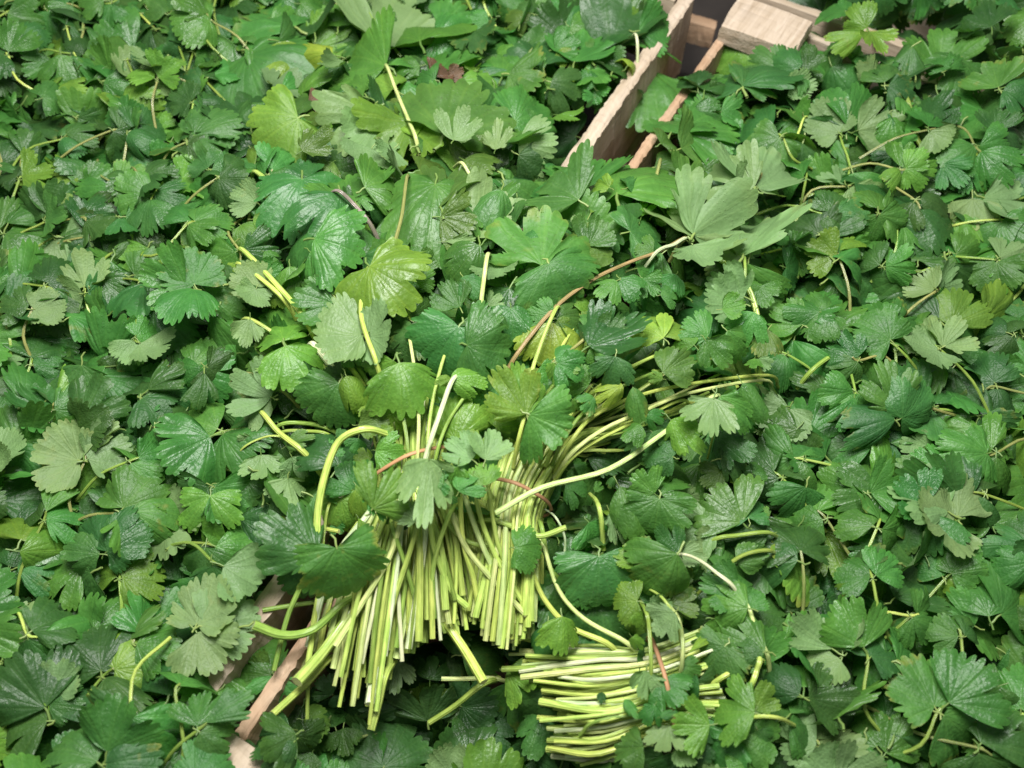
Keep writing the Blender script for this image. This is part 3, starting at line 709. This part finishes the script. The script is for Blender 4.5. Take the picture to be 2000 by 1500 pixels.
# single stems that stand out
LONE = [
 ('A', [(712, 838), (662, 862), (634, 930), (620, 1010), (622, 1082)], 15, 15, 'y', .034, .030),
 ('A', [(643, 985), (634, 1030), (631, 1082)], 5, 7, 'y', .020, .024),
 ('A', [(550, 1012), (600, 1026), (662, 1038)], 10, 9, 'y', .010, .022),
 ('A', [(612, 1088), (585, 1150), (560, 1210), (535, 1310)], 12, 10, 'g', .026, .030),
 ('A', [(672, 1176), (615, 1228), (555, 1241), (495, 1221)], 12, 20, 'g', .034, .040),
 ('A', [(655, 1172), (600, 1178), (513, 1192)], 9, 10, 'g', .018, .018),
 ('A', [(745, 1120), (680, 1205), (630, 1275), (580, 1332)], 16, 25, 'y', .020, .046),
 ('A', [(640, 1290), (598, 1335), (533, 1395)], 13, 15, 'y', .030, .040),
 ('A', [(604, 1322), (601, 1360), (600, 1405)], 7, 8, 'g', .030, .030),
 ('A', [(740, 1180), (736, 1280), (722, 1375)], 17, 19, 'w', .020, .052),
 ('A', [(752, 1320), (740, 1370), (725, 1426)], 15, 16, 'y', .044, .044),
 ('A', [(862, 1205), (905, 1265), (945, 1332)], 15, 19, 'y', .026, .046),
 ('A', [(940, 1338), (890, 1378), (838, 1412)], 12, 11, 'g', .030, .030),
 ('A', [(924, 950), (945, 1030), (985, 1120), (1034, 1196)], 8, 11, 'y', .032, .026),
 ('A', [(866, 955), (905, 1060), (960, 1130), (1028, 1202)], 9, 12, 'p', .034, .028),
 ('A', [(898, 950), (905, 1060), (925, 1130), (936, 1198)], 9, 11, 'y', .034, .026),
 ('A', [(955, 960), (972, 1060), (1000, 1130), (1040, 1215)], 8, 10, 'y', .030, .024),
 ('A', [(905, 965), (940, 1060), (985, 1160), (1004, 1240)], 9, 12, 'p', .030, .024),
 ('A', [(840, 960), (846, 1060), (880, 1150), (912, 1185)], 9, 13, 'y', .036, .030),
 ('A', [(790, 1000), (760, 1090), (700, 1190), (655, 1262)], 10, 13, 'p', .034, .042),
 ('A', [(830, 980), (800, 1080), (768, 1180), (748, 1290)], 9, 12, 'y', .036, .040),
 ('A', [(880, 1000), (850, 1090), (845, 1170), (870, 1235)], 8, 10, 'y', .038, .030),
 ('A', [(770, 1040), (800, 1130), (815, 1200), (806, 1275)], 8, 11, 'g', .036, .036),
 ('B', [(1112, 868), (1160, 812), (1250, 772), (1360, 748), (1500, 733)], 9, 6, 'y', .024, .011),
 ('B', [(1118, 884), (1180, 838), (1268, 798), (1345, 768), (1490, 742)], 9, 6, 'p', .024, .011),
 ('B', [(1090, 850), (1130, 790), (1200, 735), (1290, 690), (1350, 668)], 9, 6, 'y', .026, .011),
 ('B', [(1072, 845), (1110, 770), (1180, 715), (1275, 668)], 8, 6, 'g', .026, .011),
 ('B', [(1116, 895), (1170, 858), (1258, 815), (1330, 782)], 9, 6, 'y', .022, .011),
 ('B', [(1100, 860), (1150, 795), (1235, 745), (1330, 712), (1420, 700)], 8, 5, 'g', .024, .011),
 ('B', [(1040, 842), (1075, 760), (1130, 700), (1190, 650)], 8, 6, 'g', .026, .011),
 ('B', [(1015, 848), (1040, 770), (1085, 700), (1120, 640)], 8, 6, 'y', .026, .011),
 ('A', [(800, 905), (790, 830), (770, 760), (730, 700)], 8, 6, 'g', .024, .016),
 ('A', [(835, 900), (838, 830), (850, 760), (870, 690)], 8, 6, 'y', .024, .016),
 ('A', [(850, 898), (872, 830), (910, 770), (940, 720)], 8, 6, 'g', .022, .016),
 ('A', [(815, 905), (818, 820), (812, 740), (800, 660)], 8, 6, 'p', .024, .016),
 ('A', [(965, 1325), (910, 1326), (862, 1326)], 8, 9, 'p', .020, .026),
 ('A', [(858, 940), (866, 1000), (885, 1035), (925, 1062), (988, 1068)], 8, 10, 'y', .026, .022),
 ('B', [(960, 1015), (1010, 1032), (1055, 1047), (1106, 1030)], 10, 12, 'y', .024, .024),
 ('B', [(1392, 775), (1290, 850), (1188, 917), (1060, 952), (968, 1002)], 8, 12, 'p', .022, .032),
 ('B', [(1058, 1030), (1075, 1110), (1112, 1135), (1168, 1110)], 9, 10, 'g', .016, .008),
 ('B', [(1060, 1060), (1090, 1150), (1140, 1208), (1225, 1256)], 7, 10, 'p', .016, .012),
 ('B', [(1028, 1088), (1060, 1165), (1110, 1222), (1185, 1256)], 9, 12, 'y', .022, .014),
 ('B', [(1085, 1010), (1102, 1045), (1103, 1075), (1094, 1118)], 4, 5, 'w', .014, .006),
 ('D', [(660, 372), (690, 398), (722, 436)], 7, 9, 'm', .022, .010),
 ('G1', [(902, 318), (918, 342), (934, 366)], 6, 8, 'p', .018, .012),
 ('G1', [(755, 128), (775, 180), (800, 240), (812, 270)], 6, 8, 'p', .014, .012),
 ('A', [(952, 498), (946, 540), (940, 592)], 8, 9, 'p', .020, .018),
 ('A', [(718, 525), (706, 580), (708, 630), (733, 702)], 8, 10, 'y', .020, .028),
 ('A', [(884, 742), (862, 800), (832, 892)], 9, 11, 'w', .026, .026),
 ('A', [(795, 345), (785, 420), (768, 492)], 6, 8, 'o', .024, .026),
 ('D', [(474, 488), (530, 545), (590, 615)], 9, 12, 'y', .010, .010),
 ('D', [(470, 516), (545, 575)], 8, 9, 'y', .008, .010),
 ('D', [(485, 622), (540, 655)], 7, 8, 'y', .012, .008),
 ('D', [(468, 730), (505, 735), (560, 770)], 5, 7, 'o', .010, .008),
 ('D', [(512, 806), (545, 845), (592, 882)], 9, 13, 'y', .010, .012),
 ('D', [(545, 831), (585, 826), (640, 836)], 8, 9, 'g', .006, .004),
 ('D', [(550, 844), (600, 842), (640, 848)], 7, 7, 'g', .005, .003),
 ('I', [(544, 852), (505, 858), (470, 880)], 5, 4, 'y', .012, .010),
 ('D', [(500, 335), (545, 378)], 9, 9, 'y', .010, .008),
 ('D', [(512, 382), (545, 402)], 9, 9, 'y', .006, .006),
 ('D', [(612, 672), (640, 705), (668, 740)], 12, 14, 'w', .010, .012),
 ('D', [(640, 678), (670, 702), (702, 740)], 8, 10, 'y', .008, .010),
 ('D', [(600, 690), (640, 720), (690, 770)], 9, 11, 'g', .006, .008),
 ('D', [(655, 668), (690, 705), (720, 750)], 8, 9, 'g', .006, .008),
 ('B', [(1492, 328), (1472, 372), (1425, 420), (1340, 465)], 5, 8, 'o', .018, .016),
 ('B', [(1345, 462), (1290, 490), (1230, 512), (1155, 548), (1080, 605), (1003, 702)], 7, 9, 't', .015, .015),
 ('B', [(1340, 466), (1316, 478), (1284, 491)], 7, 8, 'w', .0175, .0175),
 ('R3', [(1403, 506), (1460, 560), (1484, 640), (1490, 700)], 9, 12, 'y', .012, .006),
 ('R3', [(1453, 498), (1455, 550)], 6, 6, 'g', .014, .012),
 ('B', [(1084, 606), (1050, 690), (1030, 760), (1025, 800)], 7, 9, 'y', .022, .022),
 ('B', [(1165, 645), (1120, 680), (1082, 706)], 6, 7, 'o', .022, .026),
 ('F', [(1325, 1082), (1362, 1092), (1398, 1118), (1432, 1146)], 5, 9, 'w', .020, .018),
 ('R7', [(1458, 1178), (1480, 1240), (1500, 1285)], 8, 10, 'p', .014, .010),
 ('C', [(1322, 1203), (1332, 1240), (1333, 1288)], 7, 9, 'p', .024, .022),
 ('F', [(1292, 1166), (1316, 1204)], 5, 6, 'y', .020, .020),
 ('C', [(1484, 1288), (1478, 1310), (1468, 1338)], 10, 11, 'y', .018, .016),
 ('C', [(1400, 1330), (1430, 1312), (1462, 1296)], 10, 12, 'y', .010, .012),
 ('C', [(1472, 1400), (1520, 1402)], 7, 8, 'y', .022, .022),
 ('C', [(1262, 1195), (1268, 1230), (1272, 1310)], 8, 8, 'g', .024, .026),
 ('B', [(1395, 778), (1402, 800), (1398, 830)], 3, 4, 'y', .022, .020),
 ('H', [(1290, 312), (1278, 362)], 6, 7, 'o', .014, .012),
 ('F', [(1166, 980), (1174, 1012)], 8, 10, 'y', .010, .012),
 ('F', [(1500, 1040), (1440, 1046), (1400, 1052)], 8, 9, 'g', .012, .010),
 ('F', [(1500, 1075), (1450, 1085), (1405, 1118)], 9, 7, 'g', .012, .014),
 ('E', [(692, 1450), (706, 1440)], 4, 6, 'p', .012, .012),
 ('G4', [(1240, 66), (1245, 85)], 5, 6, 'w', .012, .012),
]
for key, pts, w0, w1, tone, z0, z1 in LONE:
    cut = pts[-1][1] > 1120 and key == 'A' or pts[-1] in ((1106, 1030), (662, 1038), (513, 1192))
    stem_px(pts, w0, w1, tone, key, (z0, z1), dive=(pts[0] not in ((550, 1012), (1395, 778)), not cut and pts[-1] != (968, 1002)))
# stem ends half buried elsewhere in the heap
for i in range(5):
    side = SG.choice((-1, 1))
    px, py = (SG.uniform(-20, 440) if side < 0 else SG.uniform(1530, 2020)), SG.uniform(60, 1480)
    an, ln = SG.uniform(0, 6.28), SG.uniform(35, 95)
    dx, dy = math.cos(an) * ln, math.sin(an) * ln
    p = on_heap(px, py)
    bend = SG.gauss(0, 10)
    stem_px([(px - dx, py - dy), (px + bend, py - bend), (px + dx, py + dy)], SG.uniform(6, 9), SG.uniform(8, 11), SG.choice('yyggpo'), nearest(p), (SG.uniform(-.006, .006), SG.uniform(0.002, .010)), dive=(True, True))

# ------------------------------------------------------------------ rubber bands
def band(key, top, zc, thick, wid, flatness):
    b = BUNCH[key]
    p0, p1 = at(*top[0], zc), at(*top[-1], zc)
    ax = p1 - p0
    mid = (p0 + p1) / 2
    n = 36
    pts = []
    for i in range(n):
        t = 2 * math.pi * i / n
        c, s = math.cos(t), math.sin(t)
        q = mid + ax * (0.5 * c * 1.03)
        q.z = zc + thick * (s if s > 0 else s * 1.0) * 0.5 + 0.0006 * math.sin(5 * t)
        sag = flatness * math.sin(math.pi * (c + 1) / 2)
        q.y -= sag
        pts.append(q - b[1])
    me = tube_mesh(pts, wid / 2, wid / 2, M_BAND, sides=8, closed=True, flat=0.55, name='rubber_band')
    return mesh_obj('rubber_band', me, b[0])
band('A', [(728, 946), (890, 884)], HA + 0.009, 0.0335, 0.0019, 0.001)
band('B', [(944, 945), (1074, 995)], HB + 0.009, 0.0325, 0.0019, 0.001)
band('C', [(1266, 1248), (1314, 1436)], HC + 0.008, 0.0310, 0.0019, 0.001)

# ------------------------------------------------------------------ crates
def rough_box(name, org, ux, uy, L, W, T, mat, parent, seg=40, rough=0.0010, wedge=0.0):
    """a sawn board: org = a top corner, ux along, uy across, T downwards"""
    uz = ux.cross(uy).normalized()
    if uz.z < 0: uz = -uz
    nu, nv, nw = seg, 3, 3
    me = bpy.data.meshes.new(name)
    verts, faces = [], []
    idx = {}
    sd = RND.uniform(0, 100)
    def vid(i, j, k):
        key = (i, j, k)
        if key not in idx:
            u, v, w_ = i / nu, j / nv, k / nw
            x, y, z = u * L, v * W, -w_ * T
            e = 0.0
            if j in (0, nv) and k in (0, nw): e = 0.0009
            y += e if j == 0 else (-e if j == nv else 0)
            z += -e if k == 0 else (e if k == nw else 0)
            a = noise.noise((x * 60 + sd, y * 90, k * 3.1)) * rough * 0.6 + noise.noise((x * 260 + sd, y * 200, k * 1.7)) * rough * 0.8
            c = noise.noise((x * 50 + sd, j * 2.3, z * 80 + 9)) * rough * 0.5 + noise.noise((x * 300 + sd, j, z * 150)) * rough * 0.8
            d_ = noise.noise((i * 7.7, y * 120, z * 120 + sd)) * rough * 1.2 if i in (0, nu) else 0
            warp = math.sin(u * 3.1 + sd) * 0.0012
            idx[key] = len(verts)
            verts.append((x + d_, y + c + warp, z + a))
        return idx[key]
    def quad(a, b, c, d): faces.append((a, b, c, d))
    for i in range(nu):
        for j in range(nv):
            quad(vid(i, j, 0), vid(i + 1, j, 0), vid(i + 1, j + 1, 0), vid(i, j + 1, 0))
            quad(vid(i, j, nw), vid(i, j + 1, nw), vid(i + 1, j + 1, nw), vid(i + 1, j, nw))
        for k in range(nw):
            quad(vid(i, 0, k), vid(i, 0, k + 1), vid(i + 1, 0, k + 1), vid(i + 1, 0, k))
            quad(vid(i, nv, k), vid(i + 1, nv, k), vid(i + 1, nv, k + 1), vid(i, nv, k + 1))
    for j in range(nv):
        for k in range(nw):
            quad(vid(0, j, k), vid(0, j + 1, k), vid(0, j + 1, k + 1), vid(0, j, k + 1))
            quad(vid(nu, j, k), vid(nu, j, k + 1), vid(nu, j + 1, k + 1), vid(nu, j + 1, k))
    me.from_pydata(verts, [], faces)
    me.materials.append(mat)
    me.update()
    o = mesh_obj(name, me, parent)
    c = org - parent.location
    o.matrix_local = Matrix(((ux.x, uy.x, uz.x, c.x), (ux.y, uy.y, uz.y, c.y), (ux.z, uy.z, uz.z, c.z), (0, 0, 0, 1)))
    return o
def box_piece(name, org, ux, uy, L, W, T, mat, parent, **kw):
    # keep a right-handed frame so that faces look outwards
    if ux.cross(uy).z < 0:
        org, uy = org + uy * W, -uy
    return rough_box(name, org, ux, uy, L, W, T, mat, parent, **kw)

DEPTH = 0.13
def crate(label, c0, u, v, L, Wd, zt, tw, posts, mats=None):
    """c0: outer corner at the top; u along the long side, v inwards across; tw: thickness of the sides"""
    o = empty('wooden_crate', (c0.x, c0.y, zt - DEPTH))
    set_props(o, label, 'crate', 'wooden crates of coriander')
    c0 = Vector((c0.x, c0.y, zt))
    m1 = mats or M_WOOD
    dn = Vector((0, 0, -1))
    # each long side: an upper and a lower board with a slot between
    for k, (base) in enumerate((c0, c0 + v * (Wd - tw))):
        box_piece('side_board', base, u, v, L, tw, 0.062, m1, o, seg=220, rough=0.0013)
        box_piece('side_board', base + dn * 0.074, u, v, L, tw, 0.050, m1, o, seg=40)
    for k, base in enumerate((c0 + v * (tw + .0005), c0 + v * (tw + .0005) + u * (L - 0.008))):
        box_piece('end_board', base + dn * 0.002, v, u, Wd - 2 * tw - 0.001, 0.008, 0.055, M_WOOD, o, seg=60, rough=0.0012)
        box_piece('end_board', base + dn * 0.070, v, u, Wd - 2 * tw - 0.001, 0.008, 0.050, M_WOOD, o, seg=30)
    n = 6
    for i in range(n):
        box_piece('floor_slat', c0 + u * (0.002 + i * (L - 0.004) / n) + dn * (DEPTH - 0.006), v, u, Wd, (L / n) * 0.82, 0.005, M_WOOD, o, seg=12)
    # corner blocks lying on the corner, held by a staple
    for (cu, cv, lu, lv, lift) in posts:
        p = box_piece('corner_block', c0 + u * cu + v * cv + Vector((0, 0, lift)), u, v, lu, lv, 0.014, M_WOOD, o, seg=14, rough=0.0007)
        if lift != 0.012: continue
        q = c0 + u * (cu + lu * 0.55) + v * (cv + lv * 0.28) + Vector((0, 0, lift + 0.0006))
        pts = [q + v * 0.0 + dn * 0.003, q, q + v * 0.006 - u * 0.0006, q + v * 0.012 - u * 0.001, q + v * 0.012 - u * 0.001 + dn * 0.003]
        inv = p.matrix_local.inverted()
        me = tube_mesh([inv @ (x - o.location) for x in pts], 0.0006, 0.0006, M_STAPLE, sides=6, name='staple')
        mesh_obj('staple', me, p)
    return o

B0, B1 = at(363, 1372, 0.010), at(1328, -14, 0.010)      # outer edge of the left crate
U = (B1 - B0); U.z = 0; B0 = B0 - U.normalized() * 0.12; U = (B1 - B0); U.z = 0; LEN1 = U.length; U.normalize()
V = Vector((U.y, -U.x, 0))                                # to the right of the boards
Q0, Q1 = at(459, 1418, 0.008), at(1448, 4, 0.008)          # outer edge of the right crate
U2 = (Q1 - Q0); U2.z = 0; U2.normalize(); Q0 = Q0 + U2 * ((at(470, 1437, 0.02) - Q0).dot(U2) - 0.036); U2 = (Q1 - Q0); U2.z = 0; LEN2 = U2.length; U2.normalize()
V2 = Vector((U2.y, -U2.x, 0))
TW1, TW2 = 0.0110, 0.0075
L_OUT = B0 + V * 0.0           # left crate: boards lie to the left of this line
crate('left pale crate full of coriander, its right rim running from lower left to top', Vector((B0.x, B0.y, 0)) + V * 0.0105, U, -V, LEN1, 0.62, 0.010, TW1,
      [])
crate('right crate full of coriander, stapled corner block at its far left corner', Vector((Q0.x, Q0.y, 0)), U2, V2, LEN2, 0.62, 0.008, TW2,
      [(LEN2 - 0.0425, 0.0005, 0.033, 0.052, 0.012), (0.001, 0.0005, 0.034, 0.050, 0.0115)], mats=M_WOOD_B)
# the crate behind
far0 = Q1 + U2 * 0.020
crate('far crate beyond the stapled corner block, at the top right', Vector((far0.x, far0.y, 0)) - V2 * 0.004, U2, V2, 0.5, 0.62, 0.004, TW2, [])

# what lies between the two crates at the far end: a pale strut and, deeper, a brown slat
def loose(name, label, cat, a, b, wid, t, mat):
    ux = (b - a); L = ux.length; ux.normalize()
    uy = Vector((ux.y, -ux.x, 0)).normalized()
    o = empty(name, a)
    set_props(o, label, cat)
    box_piece('board', a, ux, uy, L, wid, t, mat, o, seg=16)
    return o
loose('wood_strut', 'pale wooden strut wedged between the two crate rims below the corner block', 'wood strut', at(1293, 141, -0.020), at(1336, 166, -0.020), 0.010, 0.03, M_WOOD)
loose('wood_batten', 'brown wooden batten lying deep in the gap between the crates at the top', 'wood batten', at(1335, 22, -0.060), at(1402, 36, -0.060), 0.012, 0.02, M_WOOD_B)

# the floor under the crates
fm = bpy.data.meshes.new('floor')
fm.from_pydata([(-2, -1.5, 0), (2, -1.5, 0), (2, 2.5, 0), (-2, 2.5, 0)], [], [(0, 1, 2, 3)])
fm.materials.append(M_FLOOR)
fo = mesh_obj('floor', fm)
fo.location.z = 0.004 - DEPTH - 0.012
fo['kind'] = 'structure'

# ------------------------------------------------------------------ the rest of the leaves, layer under layer
def rail_clear(p):
    """signed room to the nearest crate rim line, in metres; negative when inside a gap between crates"""
    d1 = (p - B0).dot(V)             # right of the left crate's rim
    d2 = (p - Q0).dot(V2)            # right of the right crate's rim
    a1 = (p - B0).dot(U)
    a2 = (p - Q0).dot(U2)
    gap = -1.0
    if d1 < 0:
        r = -d1 - TW1
    elif d2 > TW2 - 0.002:
        r = min(d2 - TW2, abs(a2 - LEN2 - 0.010) - 0.010 - 0.006)
    else:
        r = -1.0
    return r
G3 = random.Random(11)
FILL = 'GGGGGGGGDDDDBBBBLLPPOO'
def fill_layer(dz0, dz1, step, keepout, shapes, tones, tilt, wide_=0):
    n = 0
    y = -0.08
    while y < 0.74:
        x = -0.52
        while x < 0.52:
            px_, py_ = x + G3.uniform(-.5, .5) * step, y + G3.uniform(-.5, .5) * step
            x += step
            dz = G3.uniform(dz0, dz1)
            p = Vector((px_, py_, H(px_, py_) + dz))
            sx, sy, dep = proj(p)
            m_ = wide_ if sy > 330 else 0
            if not (-60 - m_ < sx < 2060 + m_ and -60 < sy < 1580 + m_): continue
            r = rail_clear(p)
            over = 320 < sy < 1010 and 560 < sx < 1150      # here the central bunches lie across the rims
            if r < (0.011 if sy < 335 and sx > 1060 else 0.004):
                if sx < 455: p.z = max(p.z, 0.013)
                elif not over and G3.random() < (0.96 if 470 < sx < 1500 else 0.80): continue
            if 1385 < sx < 1570 and -30 < sy < 120: continue        # the stapled corner block lies bare
            if keepout and 1285 < sx < 1400 and sy < 165: continue
            size = G3.uniform(0.018, 0.033)
            if keepout:
                hit = False
                for (lx, ly, lr) in SEEN:
                    if (lx - sx) ** 2 + (ly - sy) ** 2 < (lr * keepout + 18) ** 2:
                        hit = True
                        break
                if hit: continue
                # keep the showing stems free
                if 600 < sx < 1060 and 850 < sy < 1420: continue
                if 950 < sx < 1330 and 1225 < sy < 1560: continue
                if 960 < sx < 1400 and 740 < sy < 980: continue
            an = G3.uniform(0, 2 * math.pi)
            slope = G3.gauss(0, 0.45)
            d = Vector((math.cos(an), math.sin(an), slope)).normalized()
            base = p - d * size * 0.5
            add_leaf(base, p + d * size * 0.5, G3.uniform(0.8, 1.15), G3.choice(tones), G3.choice(shapes), nearest(p), tilt=tilt)
            n += 1
        y += step
    return n

def sprig_layer(step):
    """compound leaves: three leaflets on one thin stalk, neighbours lying roughly the same way"""
    n = 0
    y = -0.08
    while y < 0.74:
        x = -0.52
        while x < 0.52:
            px_, py_ = x + G3.uniform(-.5, .5) * step, y + G3.uniform(-.5, .5) * step
            x += step
            p = Vector((px_, py_, H(px_, py_) + G3.uniform(0.002, 0.015)))
            sx, sy, dep = proj(p)
            m_ = 270 if sy > 330 else 0
            if not (-60 - m_ < sx < 2060 + m_ and -60 < sy < 1580 + m_): continue
            r = rail_clear(p)
            over = 320 < sy < 1010 and 560 < sx < 1150
            inphoto = 465 < sx < 1505
            if sx < 452: p.z = max(p.z, 0.034 if sy > 1350 else 0.022) if r < 0.014 or sy > 1350 and sx > 330 else p.z
            elif r < (0.017 if sy < 335 and sx > 1060 else 0.012) and not over: continue
            if 1385 < sx < 1570 and -30 < sy < 130: continue
            if 1275 < sx < 1400 and sy < 175: continue
            hit = 0
            for (lx, ly, lr) in SEEN:
                if (lx - sx) ** 2 + (ly - sy) ** 2 < (lr * 1.0 + 20) ** 2:
                    hit = 1
                    break
            if hit: continue
            if 600 < sx < 1060 and 850 < sy < 1420: continue
            if 950 < sx < 1330 and 1225 < sy < 1560: continue
            if 955 < sx < 1200 and 800 < sy < 980: continue
            key = nearest(p)
            flow = 5.0 * noise.noise((px_ * 5.0, py_ * 5.0, 3.3)) + G3.gauss(0, 0.7) + 1.6
            tone = G3.choice(FILL)
            size = G3.uniform(0.017, 0.029)
            droop = G3.gauss(-0.15, 0.25)
            for k, off in enumerate((0.0, G3.uniform(0.95, 1.35), -G3.uniform(0.95, 1.35))):
                if k and G3.random() < 0.12: continue
                a = flow + off
                d = Vector((math.cos(a), math.sin(a), droop + G3.gauss(0, 0.25))).normalized()
                sz = size * (1.0 if k == 0 else G3.uniform(0.75, 0.95))
                st = sz * (0.22 if k == 0 else 0.10)
                tt = tone if G3.random() < 0.8 else G3.choice(FILL)
                add_leaf(p + d * st, p + d * (st + sz), G3.uniform(0.85, 1.12), tt, G3.choice('fffdddrrrcw' if k == 0 else 'fffddrrc'), key, tilt=0.32)
                n += 1
            back = Vector((-math.cos(flow), -math.sin(flow), 0))
            if inphoto or G3.random() < 0.6:
                b0 = BUNCH[key][0]
                L_ = G3.uniform(0.02, 0.045)
                sd = Vector((back.y, -back.x, 0)) * G3.gauss(0, 0.006)
                head = p + Vector((math.cos(flow), math.sin(flow), droop)).normalized() * size * 0.22
                add_stem([head, p + Vector((0, 0, -0.001)), p + back * L_ * 0.5 + sd + Vector((0, 0, -0.005)), p + back * L_ - Vector((0, 0, 0.016))], 0.0010, 0.0018, G3.choice('gggooy'), key, 4)
        y += step
    return n
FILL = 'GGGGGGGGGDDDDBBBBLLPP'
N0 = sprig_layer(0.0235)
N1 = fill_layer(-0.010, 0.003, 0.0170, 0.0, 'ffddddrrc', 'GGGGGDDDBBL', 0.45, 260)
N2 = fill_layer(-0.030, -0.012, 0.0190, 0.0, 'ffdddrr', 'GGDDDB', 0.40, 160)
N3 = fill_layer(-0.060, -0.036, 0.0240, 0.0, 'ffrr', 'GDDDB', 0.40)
print('LEAVES', N0, N1, N2, N3, {k: (v[2], v[3]) for k, v in BUNCH.items()})
